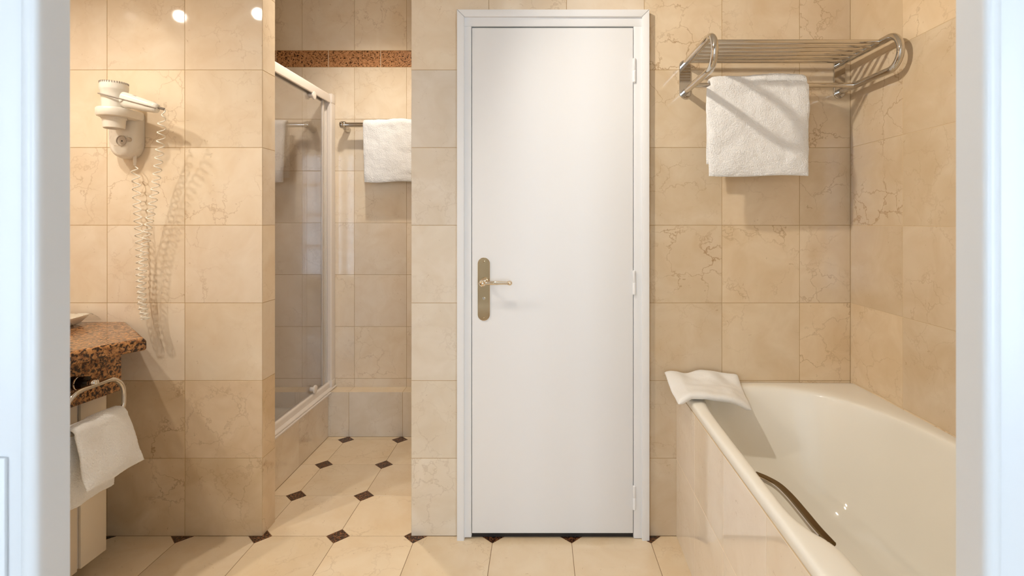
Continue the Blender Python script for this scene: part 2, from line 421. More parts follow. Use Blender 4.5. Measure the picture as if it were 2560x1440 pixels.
tile_wall(wp, (XP, YP, 0), (-1, 0, 0), (0, 0, 1), cuts(0, XP - XL, P, P), vrows)
tile_wall(wr, (XR, D, 0), tuple(rv), (0, 0, 1), cuts(0, D - YF1, P, P), vrows, 'marble_bath')
tile_wall(wl, (XL, YF1, 0), (0, 1, 0), (0, 0, 1), cuts(0, YB - YF1, P, P), vrows)
zr = [k * 0.3066 for k in range(8)]
ZB0, ZB1 = PZ(168, YB), PZ(126, YB)
zr[7] = ZB0
axs = [PX(886, YB) + P * 1.012 * k for k in range(-4, 3)]
axs = [XL] + [x for x in axs if XL + .01 < x < XO - .01] + [XO]
tile_wall(wa, (0, YB, 0), (1, 0, 0), (0, 0, 1), axs, zr)
tile_wall(wa, (0, YB, 0), (1, 0, 0), (0, 0, 1), axs, [ZB1, CEIL2])
bxs = [PX(821, YB) + 0.309 * k for k in range(-3, 4)]
bxs = [XL] + [x for x in bxs if XL + .01 < x < XO - .01] + [XO]
tile_wall(wa, (0, YB, 0), (1, 0, 0), (0, 0, 1), bxs, [ZB0, ZB1], 'granite_border', name='border_tile')
for x in bxs[1:-1]:
    j_ = obj('border_joint', box(x - .0013, x + .0013, YB - .0002, YB + .005, ZB0, ZB1), 'joint_cream', wa)
tile_wall(war, (XO, YB, 0), (0, -1, 0), (0, 0, 1), cuts(0, YB - YP, P, P), zr + [ZB1, CEIL2])

# ledge along the alcove's back wall, kerb under the shower screen
lg = struct('wall_ledge', box(XC - 0.9, XO, YL + T0, YB - .001, 0, ZL - T0), 'grout')
lx = [PX(872, YL) + P * 1.01 * k for k in range(-3, 3)]
lx = [-2.11] + [x for x in lx if -2.1 < x < XO - .01] + [XO]
tile_wall(lg, (0, YL, 0), (1, 0, 0), (0, 0, 1), lx, [0, ZL], 'marble_daylit')
tile_wall(lg, (0, YL, ZL), (1, 0, 0), (0, 1, 0), lx, [0.0, YB - YL], 'marble_floor')
kb = struct('wall_kerb', box(XC - .08, XC - T0, YP, YL, 0, ZL - T0), 'grout')
ky = 2.66
tile_wall(kb, (XC, 0, 0), (0, 1, 0), (0, 0, 1), [YP, ky - P, ky, YL], [0, ZL - 0.003])

# bath panel
bd = Vector((-0.028, -1, 0)).normalized()
ub = -bd
pl = 0.5735
bmr = bmesh.new()
vs_ = [bmr.verts.new((XAP(Y) + dx, Y, z)) for Y in (YF1, D) for dx in (T0, .03) for z in (0, pl)]
bmesh.ops.convex_hull(bmr, input=vs_)
bp_ = struct('wall_bath_panel', finish(bmr), 'grout_bath')
LB = D - YF1
tile_wall(bp_, (XAP(D), D, 0), tuple(bd), (0, 0, 1), [0, D - 1.80, D - 1.80 + P, D - 1.80 + 2 * P, D - 1.80 + 3 * P, LB], [0, P, pl], 'marble_panel')

# ------------------------------------------------------------------ the room the camera stands in
HX0, HX1, HC = -2.3, 2.6, 2.75
struct('floor_bedroom', box(HX0, HX1, WIN_Y, YF1, -0.08, -0.004), 'hall_floor_wood')
struct('ceiling_bedroom', box(HX0, HX1, WIN_Y, YF0, HC, HC + .05), 'plaster')
struct('wall_bedroom_left', box(HX0 - .1, HX0, WIN_Y, YF0, 0, HC), 'plaster')
struct('wall_bedroom_right', box(HX1, HX1 + .1, WIN_Y, YF0, 0, HC), 'plaster')
bm = bmesh.new()
segs = [(HX0, WINDOWS[1][0], 0, HC), (WINDOWS[1][1], WINDOWS[0][0], 0, HC), (WINDOWS[0][1], HX1, 0, HC)]
for x0, x1 in WINDOWS: segs += [(x0, x1, 2.5, HC), (x0, x1, 0, 0.2)]
for x0, x1, z0, z1 in segs:
    r = bmesh.ops.create_cube(bm, size=1)
    for v in r['verts']: v.co = Vector(((x0 + x1) / 2 + v.co.x * (x1 - x0), WIN_Y - .1 + v.co.y * .2, (z0 + z1) / 2 + v.co.z * (z1 - z0)))
struct('wall_bedroom_window', finish(bm), 'plaster')
for k, (x0, x1) in enumerate(WINDOWS):
    w = thing('window_%d' % (k + 1), 'tall white French window with small panes in the unseen bedroom wall', None, ((x0 + x1) / 2, WIN_Y - .1, .2)); w['kind'] = 'structure'
    xm = (x0 + x1) / 2
    for a, b in ((x0, x0 + .06), (xm - .05, xm + .05), (x1 - .06, x1)): child(w, 'window_frame', box(a, b, WIN_Y - .13, WIN_Y - .07, .2, 2.5), 'paint_white')
    for z in (.2, .75, 1.32, 1.88, 2.44): child(w, 'glazing_bar', box(x0 + .06, x1 - .06, WIN_Y - .12, WIN_Y - .08, z, z + .05), 'paint_white')
    for a, b in ((x0 + .06, xm - .05), (xm + .05, x1 - .06)): child(w, 'pane', box(a, b, WIN_Y - .102, WIN_Y - .098, .25, 2.44), 'window_glass')

# near doorway: thin wall, casing with a rounded bead
XFL, XFR = PX(166, YF1), PX(2398, YF1)
ZH = 2.12
struct('wall_front', box(HX0, XFL - .06, YF0 + .005, YF1, 0, HC), 'plaster')
o = struct('wall_front_right', box(XFR + .06, HX1, YF0 + .005, YF1, 0, HC), 'plaster')
struct('wall_front_top', box(XFL - .06, XFR + .06, YF0 + .005, YF1, ZH, HC), 'plaster')
def casing(sign, xe, nm):
    # profile in (x outward from opening, y): jamb edge, round bead, flat board, outer step
    pr = [(0, YF1 + .004)]
    pr += [(0, YF0 + .008)]
    r = 0.0085
    for i in range(9):
        a = PI * i / 8
        pr.append((r - r * math.cos(a), YF0 + .004 - r * 0.75 * math.sin(a)))
    pr += [(.0185, YF0 + .003), (.075, YF0 + .003), (.078, YF0 - .006), (.10, YF0 - .006), (.10, YF1 + .004)]
    bm = bmesh.new(); rings = []
    for z in (0, ZH): rings.append([bm.verts.new((xe + sign * p[0], p[1], z)) for p in pr])
    k = len(pr)
    for j in range(k): bm.faces.new((rings[0][j], rings[0][(j + 1) % k], rings[1][(j + 1) % k], rings[1][j]))
    bm.faces.new(rings[0]); bm.faces.new(rings[1])
    return struct(nm, finish(bm, 40), 'paint_frame')
casing(-1, XFL, 'trim_1'); casing(1, XFR, 'trim_2')
struct('trim_3', box(XFL - .1, XFR + .1, YF0 - .004, YF1 + .004, ZH, ZH + .1, .004), 'paint_frame')
struct('trim_4', box(XFL - .06, PX(14, YF0), YF0 - .001, YF0 + .003, 0.1, PZ(1145, YF0), .0015), 'paint_frame')

# ------------------------------------------------------------------ the white door
cs = 0.032                      # casing stands proud of the tiles
tr = thing('trim_5', 'white painted casing around the flat door', None, ((DX0 + DX1) / 2, D, 0)); tr['kind'] = 'structure'
ci = PX(1163, D) - DX0
def mitre(pts):
    return prism(pts, D - cs, D + .002, 0, .003, 2, 'Y')
zb = -0.002
child(tr, 'casing_board', prism([(DX0, zb), (DX0 + ci, zb), (DX0 + ci, DZ1 - ci), (DX0, DZ1)], D - cs, D + .002, 0, .0035, 2, 'Y'), 'paint_white')
child(tr, 'casing_board', prism([(DX1 - ci, zb), (DX1, zb), (DX1, DZ1), (DX1 - ci, DZ1 - ci)], D - cs, D + .002, 0, .0035, 2, 'Y'), 'paint_white')
child(tr, 'casing_board', prism([(DX0 + ci + .0007, DZ1 - ci), (DX1 - ci - .0007, DZ1 - ci), (DX1 - .0007, DZ1), (DX0 + .0007, DZ1)], D - cs, D + .002, 0, .0035, 2, 'Y'), 'paint_white')
lx0, lx1, lz0, lz1 = PX(1181.5, D), PX(1580.5, D), PZ(1333, D - .02), PZ(69.5, D - .02)
yj = D - 0.020
child(tr, 'jamb', box(DX0 + ci - .002, lx0 - .0022, yj, D + .03, zb + 0.008, lz1 + .006, .002), 'paint_white')
child(tr, 'jamb', box(lx1 + .0022, DX1 - ci + .002, yj, D + .03, zb + 0.004, lz1 + .006, .002), 'paint_white')
child(tr, 'jamb', box(DX0 + ci - .002, DX1 - ci + .002, yj, D + .03, lz1 + .0058, DZ1 - ci + .002, .002), 'paint_white')
dr = thing('door_1', 'flat white door with brass lever handle', None, ((lx0 + lx1) / 2, D, lz0)); dr['kind'] = 'structure'
child(dr, 'door_leaf', box(lx0, lx1, yj - .0005, D - .0048, lz0, lz1, .0022), 'paint_white')
struct('door_gap_shade', box(lx0 - .01, lx1 + .01, D - .0045, D - .001, 0.0, lz1 + .012), 'dark')  # dark sheet painted in as the shade in the gap round the leaf
for py in (180, 705, 1237):
    z = PZ(py, D); xh = PX(1583, D)
    h = child(dr, 'hinge', lathe([(.002, -.05), (.004, -.047), (.0062, -.045), (.0062, -.001), (.0056, 0), (.0062, .001), (.0062, .045), (.004, .047), (.002, .05)], (xh, yj - .003, z), (0, 0, 1), 16), 'paint_white')
hx = PX(1211, D); hz0, hz1 = PZ(799, D), PZ(643, D); hr = 0.0236
pts = [(hx + hr * math.cos(a), hz1 - hr + hr * math.sin(a)) for a in (PI * i / 16 for i in range(17))] + [(hx + hr * math.cos(a), hz0 + hr + hr * math.sin(a)) for a in (PI + PI * i / 16 for i in range(17))]
hp = child(dr, 'handle_plate', prism(pts, yj - .0045, yj - .0005, 0, .0018, 3, 'Y'), 'nickel_brown_reflection')
lz = PZ(703, D)
yl = yj - .05
lev = child(dr, 'lever', tube(spline([(hx, yj - .004, lz), (hx, yj - .03, lz), (hx + .003, yl + .006, lz), (hx + .014, yl, lz), (hx + .05, yl, lz + .0012), (hx + .096, yl, lz + .001)], 6), [.0095] * 8 + [.0085] * 10 + [.0068] * 4 + [.0075, .0082, .0082, .008, .0075, .0072, .0068, .0066, .0064], 16), 'champagne')
for c, r, nm in (((hx, yl + .001, lz), .0135, 'lever_ball'), ((hx + .104, yl, lz + .001), .0098, 'lever_tip'), ((hx + .0965, yl, lz + .001), .0085, 'lever_collar')):
    bm = bmesh.new(); bmesh.ops.create_uvsphere(bm, u_segments=20, v_segments=12, radius=r)
    for v in bm.verts:
        if nm == 'lever_collar': v.co.x *= .35
        v.co += Vector(c)
    child(lev, nm, finish(bm, 180), 'champagne')
child(hp, 'rosette', lathe([(.015, 0), (.015, .004), (.011, .006), (.0105, .016)], (hx + .002, yj - .004, lz), (0, -1, 0), 24), 'champagne')
child(hp, 'keyhole', lathe([(.006, 0), (.006, .0015), (.0042, .0022), (.004, .0005), (.0005, .0004)], (PX(1211, D), yj - .0045, PZ(744, D)), (0, -1, 0), 20), 'chrome')
for py in (652, 792):
    child(hp, 'screw', lathe([(.0042, 0), (.0038, .001), (.0005, .0014)], (hx, yj - .0045, PZ(py, D)), (0, -1, 0), 16), 'nickel_brown_reflection')

# ------------------------------------------------------------------ towels: thick folded cloth from a mid surface
def cloth(f, ns, nu, t, seed=0, amp=0.0, terr=0.0019, pw=10):
    def par(i, n): return -math.cos(PI * i / n)
    bm = bmesh.new(); top = []; bot = []
    e = 1e-3
    for i in range(ns + 1):
        s = par(i, ns); rt = []; rb = []
        for j in range(nu + 1):
            u = par(j, nu)
            p = f(s, u)
            ds = f(min(s + e, 1), u) - f(max(s - e, -1), u); du = f(s, min(u + e, 1)) - f(s, max(u - e, -1))
            n = ds.cross(du)
            n = n.normalized() if n.length > 1e-12 else Vector((0, 0, 1))
            k = math.sqrt(max(0.0, 1 - abs(s) ** pw)) * math.sqrt(max(0.0, 1 - abs(u) ** pw))
            p = p + n * amp * noise.noise(p * 14 + Vector((seed, seed * 2, 0))) + n * amp * .5 * noise.noise(p * 31 + Vector((seed, 3, 0)))
            q = p * 330
            j1 = terr * noise.noise(q + Vector((seed, 0, 9))); j2 = terr * noise.noise(q + Vector((0, seed, 5)))
            edge = i in (0, ns) or j in (0, nu)
            a = bm.verts.new(p + n * (t / 2 * k + (0 if edge else j1)))
            b = a if edge else bm.verts.new(p - n * (t / 2 * k + j2))
            rt.append(a); rb.append(b)
        top.append(rt); bot.append(rb)
    for g in (top, bot):
        for i in range(ns):
            for j in range(nu):
                vs = []
                for v in (g[i][j], g[i + 1][j], g[i + 1][j + 1], g[i][j + 1]):
                    if v not in vs: vs.append(v)
                try: bm.faces.new(vs)
                except ValueError: pass
    return finish(bm, 180)
def drape_path(r, back, front, flare_b=0.0, flare_f=0.0):
    """(h, z) along a cloth thrown over a bar of radius r at (0,0); h is towards the viewer"""
    arc = PI * r; tot = back + arc + front
    def g(s):
        d = (s + 1) / 2 * tot
        if d < back:
            q = back - d; return (-r - flare_b * q / back, -q)
        if d < back + arc:
            a = (d - back) / r; return (-r * math.cos(a), r * math.sin(a))
        q = d - back - arc
        return (r + flare_f * (q / front) ** 1.1, -q)
    return g

# ------------------------------------------------------------------ chrome towel rack over the bath
xa, xb = PX(1712, D), PX(2097, D)
ZT, ZBm = 1.853, 1.742
rk = thing('towel_rack', 'chrome towel rack with shelf bars mounted over the bathtub', 'towel rack', ((xa + xb) / 2, D, (ZT + ZBm) / 2))
for x in (xa, xb):
    w, zc0, zc1 = .0225, PZ(247, D), PZ(151, D)
    pts = [(x + w * math.cos(a), zc1 - w + w * math.sin(a)) for a in (PI * i / 14 for i in range(15))] + [(x + w * math.cos(a), zc0 + w + w * math.sin(a)) for a in (PI + PI * i / 14 for i in range(15))]
    pt = child(rk, 'wall_plate', prism(pts, D - .006, D, 0, .002, 3, 'Y'), 'chrome')
    for zz in (zc0 + .011, zc1 - .011):
        child(pt, 'screw', lathe([(.005, 0), (.0046, .0015), (.0005, .002)], (x, D - .006, zz), (0, -1, 0), 14), 'chrome')
    yf = D - .355
    r = (ZT - ZBm) / 2
    path = [(x, D - .004, ZT), (x, D - .1, ZT), (x, D - .2, ZT), (x, yf + r + .01, ZT)]
    path += [(x, yf + r - (r * 1.02) * math.sin(a), ZBm + r + r * math.cos(a)) for a in (PI * i / 14 for i in range(15))]
    path += [(x, yf + r + .01, ZBm), (x, D - .2, ZBm), (x, D - .1, ZBm), (x, D - .004, ZBm)]
    child(rk, 'side_arm', tube(path, .0118, 16), 'chrome')
for k in range(6):
    y = D - .036 - k * .0445
    child(rk, 'shelf_bar', tube([(xa, y, ZT), (xb, y, ZT)], .0072, 14), 'chrome')
YTB = YZ(213, ZBm) if False else (ZBm - H) * F / (CY - 213)
child(rk, 'towel_bar', tube([(xa, YTB, ZBm), (xb, YTB, ZBm)], .0092, 16), 'chrome')
tx0, tx1 = PX(1768, YTB - .03), PX(2025, YTB - .03)
zbot = PZ(440, YTB - .035)
g = drape_path(.0215, ZBm - zbot - .05, ZBm - zbot - 0.0, .004, .008)
def f(s, u):
    h, z = g(s); k = (s + 1) / 2
    xs = (tx0 + tx1) / 2 + u * (tx1 - tx0) / 2
    dz = 0.008 * (u + 1) / 2 if s < .9 else .008 * (u + 1) / 2
    if s < .05: xs = (tx0 + tx1) / 2 + .004 + u * ((tx1 - tx0) / 2 - .010)
    wob = .004 * noise.noise(Vector((s * 3, u * 2, 1.3)))
    if s > .2: xs += (-u) * .008 * (s - .2) + .004 * noise.noise(Vector((s * 5, 4, u)))
    return Vector((xs, YTB - h - wob * 1.5 * (s > 0), ZBm + z + dz * (1 if z > -.05 else .0) + .003 * math.sin(u * 3)))
tw = cloth(f, 150, 80, .025, 3, .004)
tag(obj('bath_towel', tw, 'terry'), 'thick white terry towel hanging over the chrome rack above the bathtub', 'towel')

# ------------------------------------------------------------------ bathtub
ZR = 0.606; W = 0.690
def tub(a, b, z): return Vector((XAP(D - b) + a, D - b, z))
op = [(.30, .062), (.17, .075), (.075, .145), (.045, .27), (.036, .5), (.032, .75), (.031, .90), (.036, .955), (.050, .995), (.066, 1.025), (.075, 1.07), (.077, 1.2),
      (.10, 1.35), (.18, 1.45), (.33, 1.475), (.49, 1.45), (.58, 1.35), (.613, 1.2), (.616, 1.07), (.628, 1.01), (.650, .93), (.655, .75), (.650, .56), (.625, .38), (.57, .235), (.50, .14), (.40, .08)]
ol = spline([Vector((a, b, 0)) for a, b in op], 6, True)
cen = Vector((.342, .80, 0))
def outer(p):
    d = p - cen; best = 9
    for lim, comp in ((0.0, 0), (W + .012, 0), (0.0, 1), (LB, 1)):
        c = d[comp]
        if abs(c) > 1e-9:
            t = (lim - cen[comp]) / c
            if t > 0: best = min(best, t)
    return cen + d * best
outp = [outer(p) for p in ol]
def snap_corners(ps):
    for cx_, cy_ in ((0, 0), (W + .012, 0), (0, LB), (W + .012, LB)):
        i = min(range(len(ps)), key=lambda k: (ps[k] - Vector((cx_, cy_, 0))).length)
        ps[i] = Vector((cx_, cy_, 0))
snap_corners(outp)
bmc = Vector((.345, .80, 0))
bott = []
for p in ol:
    d = p - bmc; q = Vector((d.x * .60, d.y * (.60 if d.y < 0 else .84), 0)) + bmc; bott.append(q)
bm = bmesh.new(); rings = []
def ring(ps, zf): rings.append([bm.verts.new(tub(p.x, p.y, zf)) for p in ps])
def grow(ps, k): return [Vector((p.x + (k if p.x > W / 2 else -k) * 0 - (k if p.x < .001 else 0), p.y, 0)) for p in ps]
ring(grow(outp, -.004), ZR - .034); ring(grow(outp, .0), ZR - .030)
ring(grow(outp, .002), ZR - .012); ring(grow(outp, -.001), ZR - .004); ring([o_.lerp(i_, .1) for o_, i_ in zip(grow(outp, -.004), ol)], ZR)
ring([o_.lerp(i_, .6) for o_, i_ in zip(outp, ol)], ZR + .001)
prof = [(-.10, 0), (0.0, -.004), (.025, -.012), (.05, -.025), (.10, -.06), (.2, -.13), (.32, -.21), (.46, -.285), (.60, -.335), (.76, -.372), (.9, -.388), (1.0, -.394)]
for gk, z in prof:
    if gk < 0: ring([i_.lerp(o_, .18) for o_, i_ in zip(outp, ol)], ZR)
    else: ring([a.lerp(b, gk) for a, b in zip(ol, bott)], ZR + z)
for k in (.6, .25): ring([bmc.lerp(b, k) for b in bott], ZR - .398)
n_ = len(ol)
for a, b in zip(rings, rings[1:]):
    for j in range(n_): bm.faces.new((a[j], a[(j + 1) % n_], b[(j + 1) % n_], b[j]))
bm.faces.new(rings[-1])
bmesh.ops.recalc_face_normals(bm, faces=bm.faces[:])
tubme = finish(bm, 180)
bt = thing('bathtub', 'white enamel built-in bathtub along the tiled wall', 'bathtub', (XAP(D - .75) + .34, D - .75, 0))
sh = child(bt, 'tub_shell', tubme, 'enamel')
md = sh.modifiers.new('sub', 'SUBSURF'); md.levels = 1; md.render_levels = 2
# grip bar: flat bowed chrome, dark reflection put into its colour, bright inner edge
gp = spline([Vector((.028, .742, 0)), Vector((.046, .765, 0)), Vector((.062, .80, 0)), Vector((.068, .85, 0)), Vector((.068, .92, 0)), Vector((.067, .98, 0)), Vector((.069, 1.03, 0))], 6)
def flatbar(path, wd, z0, z1, off=0.0):
    bm = bmesh.new(); rg = []
    for i, p in enumerate(path):
        t = (path[min(i + 1, len(path) - 1)] - path[max(i - 1, 0)]).normalized(); nn = Vector((t.y, -t.x, 0))
        c = p + nn * off
        b = min(.003, wd * .3)
        sec = [(-wd / 2 + b, z0), (wd / 2 - b, z0), (wd / 2, z0 + b), (wd / 2, z1 - b), (wd / 2 - b, z1), (-wd / 2 + b, z1), (-wd / 2, z1 - b), (-wd / 2, z0 + b)]
        rg.append([bm.verts.new(tub((c + nn * s_).x, (c + nn * s_).y, z)) for s_, z in sec])
    for a, b in zip(rg, rg[1:]):
        for j in range(8): bm.faces.new((a[j], a[(j + 1) % 8], b[(j + 1) % 8], b[j]))
    bm.faces.new(rg[0]); bm.faces.new(rg[-1])
    return finish(bm, 40)
gr = child(bt, 'grip_handle', flatbar(gp, .020, ZR - .013, ZR - .003), 'chrome_brown_reflection'); gr['label'] = 'chrome grip handle with a dark reflection in its colour'
child(gr, 'chrome_edge', flatbar(gp[2:-3], .003, ZR - .013, ZR - .004, -.0112), 'chrome')

# folded cloth laid over the tub's corner
def f(s, u):
    # s: across (left -1 .. right 1), u: depth (front -1 .. back 1)
    a = -.050 + (s + 1) / 2 * (.272 + .012 * u); b = .130 - u * .112 - .010 * s * (1 - u) * .5
    z = ZR + .021
    z += .026 * max(0, u) * (0.8 + .2 * math.sin(s * 5)) 
    if a > .05: z -= .055 * max(0, (a - .05) / .2) ** 1.5 * (.5 - .5 * u + .2)
    if a < -.005: z -= .016 * ((-a - .005) / .045) * (1 - .3 * u)
    z += .005 * math.sin(s * 6 + u * 2) * (.5 + .5 * u) + .006 * noise.noise(Vector((s * 2.2, u * 2, 4)))
    return tub(a, b, z)
tag(obj('folded_bath_mat', cloth(f, 110, 80, .026, 8, .004, .0003, 14), 'cotton'), 'white folded cotton bath mat lying over the corner of the bathtub rim', 'bath mat')

# ------------------------------------------------------------------ alcove towel bar and towel
YR = YB - .07
zb_ = PZ(312, YR)
x0b, x1b = PX(858, YR), -.60
tb = thing('towel_bar', 'round chrome towel bar on the wall beside the shower screen', 'towel bar', ((x0b + x1b) / 2, YB, zb_))
child(tb, 'bar', tube([(x0b, YR, zb_), (x1b, YR, zb_)], .0142, 18), 'chrome')
for x in (x0b, x1b):
    br = child(tb, 'bracket', tube([(x, YB, zb_ - .018), (x, YB - .02, zb_ - .016), (x, YR + .02, zb_ - .005), (x, YR, zb_)], [.020, .018, .017, .016], 16), 'chrome')
    child(br, 'end_cap', lathe([(.006, -.018), (.0195, -.015), (.021, -.008), (.021, .012), (.018, .016), (.006, .016)], (x, YR, zb_), (1, 0, 0), 24), 'chrome')
t0, t1 = PX(907, YR - .02), -.64
zbot = PZ(455, YR - .03)
g2 = drape_path(.0225, zb_ - zbot - .03, zb_ - zbot, .003, .006)
def f(s, u):
    h, z = g2(s); xs = (t0 + t1) / 2 + u * (t1 - t0) / 2 + (.012 * max(0, s) * (1 - u) / 2)
    return Vector((xs, YR - h - .005 * noise.noise(Vector((s * 4, u * 3, 7))), zb_ + z + .004 * math.sin(u * 4 + 1)))
tag(obj('hand_towel', cloth(f, 120, 80, .020, 12, .004), 'terry'), 'white terry towel over the bar in the shower alcove', 'towel')

# ------------------------------------------------------------------ shower enclosure
XG = XC - .030
y1 = YB - .002
en = thing('shower_enclosure', 'white framed sliding glass shower screen on the tiled kerb', 'shower screen', (XG, YL, ZL))
ypo = YB - .048
zt = PZ(240, ypo); 
ptop = zt + .012
def rail(pts2, ya, yb): # profile in (x,z), extruded along y
    bm = bmesh.new(); rg = [[bm.verts.new((x, y, z)) for x, z in pts2] for y in (ya, yb)]
    k = len(pts2)
    for j in range(k): bm.faces.new((rg[0][j], rg[0][(j + 1) % k], rg[1][(j + 1) % k], rg[1][j]))
    bm.faces.new(rg[0]); bm.faces.new(rg[1]); return finish(bm, 40)
def arcp(cx, cz, r, a0, a1, n=5): return [(cx + r * math.cos(math.radians(a0 + (a1 - a0) * i / n)), cz + r * math.sin(math.radians(a0 + (a1 - a0) * i / n))) for i in range(n + 1)]
xo_, xi_ = XG + .024, XG - .024
child(en, 'top_rail', rail(arcp(xo_ - .012, ptop - .012, .012, 0, 90) + [(xi_, ptop), (xi_, ptop - .05), (xi_ + .010, ptop - .05), (xi_ + .010, ptop - .015), (xo_ - .008, ptop - .015), (xo_ - .008, ptop - .052)] + arcp(xo_ - .004, ptop - .048, .004, 270, 360, 3), YP + .002, y1), 'profile_white')
zk = ZL
child(en, 'bottom_rail', rail([(xi_, zk), (xo_ + .014, zk)] + arcp(xo_ + .012, zk + .006, .006, -60, 90, 6) + [(xo_ - .001, zk + .014), (xo_ - .003, zk + .032)] + arcp(xo_ - .012, zk + .036, .009, 0, 120, 5) + [(xi_ + .008, zk + .034), (xi_, zk + .02)], YP + .002, y1), 'profile_white')
child(en, 'drip_lip', rail(arcp(xo_ + .018, zk - .004, .006, 0, 360, 9)[:-1], YP + .002, YL - .002), 'profile_white')
child(en, 'post', rail([(0, 0), (1, 0), (1, 1)], 0, 1), 'profile_white') if False else None
# wall post: fluted profile
xl_, xr_ = PX(812, ypo), PX(830, ypo)
pr = [(xl_, ypo), (xl_ + .010, ypo - .004), (xl_ + .013, ypo + .002), (xl_ + .017, ypo - .005), (xr_ - .008, ypo - .005), (xr_ - .002, ypo), (xr_, ypo + .008), (xr_, y1), (xl_, y1)]
child(en, 'wall_post', prism(pr, zk + .03, ptop - .05, smooth=30), 'profile_white')
child(en, 'post_cap', box(xl_ - .001, xr_ + .002, ypo - .006, y1, ptop - .052, ptop + .002, .003), 'profile_white')
child(en, 'post_foot', box(xl_ + .02, xr_ + .003, ypo - .008, y1, zk + .012, zk + .052, .003), 'profile_white')
gz0, gz1 = zk + .030, ptop - .035
yse = 1.0
ys0 = -(XG - .004) * F / (CX - 800)
child(en, 'glass_panel', box(XG + .000, XG + .005, YP + .01, ys0 + .022, gz0, gz1), 'shower_glass')
child(en, 'edge_seal', box(XG - .003, XG + .008, ys0 + .010, ys0 + .032, gz0, gz1, .002), 'seal')
child(en, 'glass_panel', box(XG - .014, XG - .009, ys0 + .036, ypo + .01, gz0, gz1), 'shower_glass')
child(en, 'edge_strip', box(XG - .012, XG - .002, ypo - .014, ypo + .002, gz0, gz1, .002), 'profile_white')
child(en, 'glass_rail', box(XG - .004, XG + .008, YP + .01, ys0 + .02, gz0 - .004, gz0 + .012, .002), 'seal')
for px, py in ((783, 234), (786, 973)):
    yk = -(XG + .018) * F / (CX - px); zk2 = PZ(py, yk) - (.010 if py < 500 else 0)
    kn = child(en, 'roller_cap', lathe([(.006, -.016), (.012, -.012), (.012, .008), (.0215, .010), (.0225, .014), (.0215, .018), (.016, .020), (.001, .0205)], (XG + .008, yk, zk2), (1, 0, 0), 28), 'profile_white')
bm = bmesh.new()
st = thing('shower_tray', 'white shower tray behind the glass screen', 'shower tray', (-1.70, 2.6, 0))
bm.free()
def tray():
    x0, x1, ya, yb = XL + .005, XC - .082, YP + .003, YL - .002
    bm = bmesh.new(); rg = []
    for ins, z in ((0, 0), (0, .165), (.005, .17), (.055, .17), (.065, .165), (.10, .10), (.14, .085), (.30, .08)):
        rg.append([bm.verts.new(p) for p in ((x0 + ins, ya + ins, z), (x1 - ins, ya + ins, z), (x1 - ins, yb - ins, z), (x0 + ins, yb - ins, z))])
    for a, b in zip(rg, rg[1:]):
        for j in range(4): bm.faces.new((a[j], a[(j + 1) % 4], b[(j + 1) % 4], b[j]))
    bm.faces.new(rg[0]); bm.faces.new(rg[-1]); return finish(bm, 60)
child(st, 'basin', tray(), 'enamel')
child(st, 'drain', lathe([(.045, 0), (.043, .004), (.02, .003), (.001, .002)], (-1.70, 2.6, .0805), (0, 0, 1), 24), 'chrome')

# ------------------------------------------------------------------ vanity
ZC = PZ(803, D)
cw = (PX(318, D), D - .0005)
cc = (PX(366, YZ(845, ZC)), YZ(845, ZC))
cf = (PX(168, YZ(882, ZC)), YZ(882, ZC))
vt = thing('vanity_countertop', 'brown speckled granite countertop with rounded edge and chamfered corner', 'countertop', (-1.75, 1.6, .65))
poly = [(XL + .001, .60), (-1.47, .60), (-1.475, 1.20), (-1.455, 1.42), (cf[0] - .004, cf[1]), ((cf[0] + cc[0]) / 2 - .006, (cf[1] + cc[1]) / 2), cc, cw, (XL + .001, cw[1])]
child(vt, 'top_slab', prism(poly, ZC - .042, ZC, .014, .010, 5), 'granite_top')
YE = YZ(1374, .10)
xcab = PX(266, YE); xfa = PX(303, YE); zfa = PZ(975, YE)
child(vt, 'fascia', prism([(XL + .001, .60), (xfa - .03, .60), (xfa - .022, 1.62), (xfa, YE), (xfa - (D - YE) - .001, D - .001), (XL + .001, D - .001)], zfa, ZC - .042, .001, .001, 1), 'granite_top')
cb = thing('vanity_cabinet', 'cream lacquered vanity cabinet under the granite countertop', 'cabinet', (-1.75, 1.5, 0))
child(cb, 'carcass', prism([(XL + .001, .60), (xcab - .02, .60), (xcab - .02, YE), (xcab - .02 - (D - YE) * .98, D - .003), (XL + .001, D - .003)], .10, zfa - .001, .001, .001, 1), 'lacquer_cream')
child(cb, 'plinth', box(XL + .001, xcab - .12, .60, YE - .14, 0, .099), 'dark')
ysp = -(xcab) * F / (CX - 200)
for ya, yb in ((ysp + .003, YE), (ysp - .42, ysp - .010), (ysp - .84, ysp - .425)):
    child(cb, 'cabinet_door', box(xcab - .0195, xcab, ya, yb, .10, zfa - .003, .0015), 'lacquer_cream')
child(cb, 'door_strip', box(xcab - .0195, xcab - .008, ysp - .009, ysp + .002, .102, zfa - .003), 'seal')

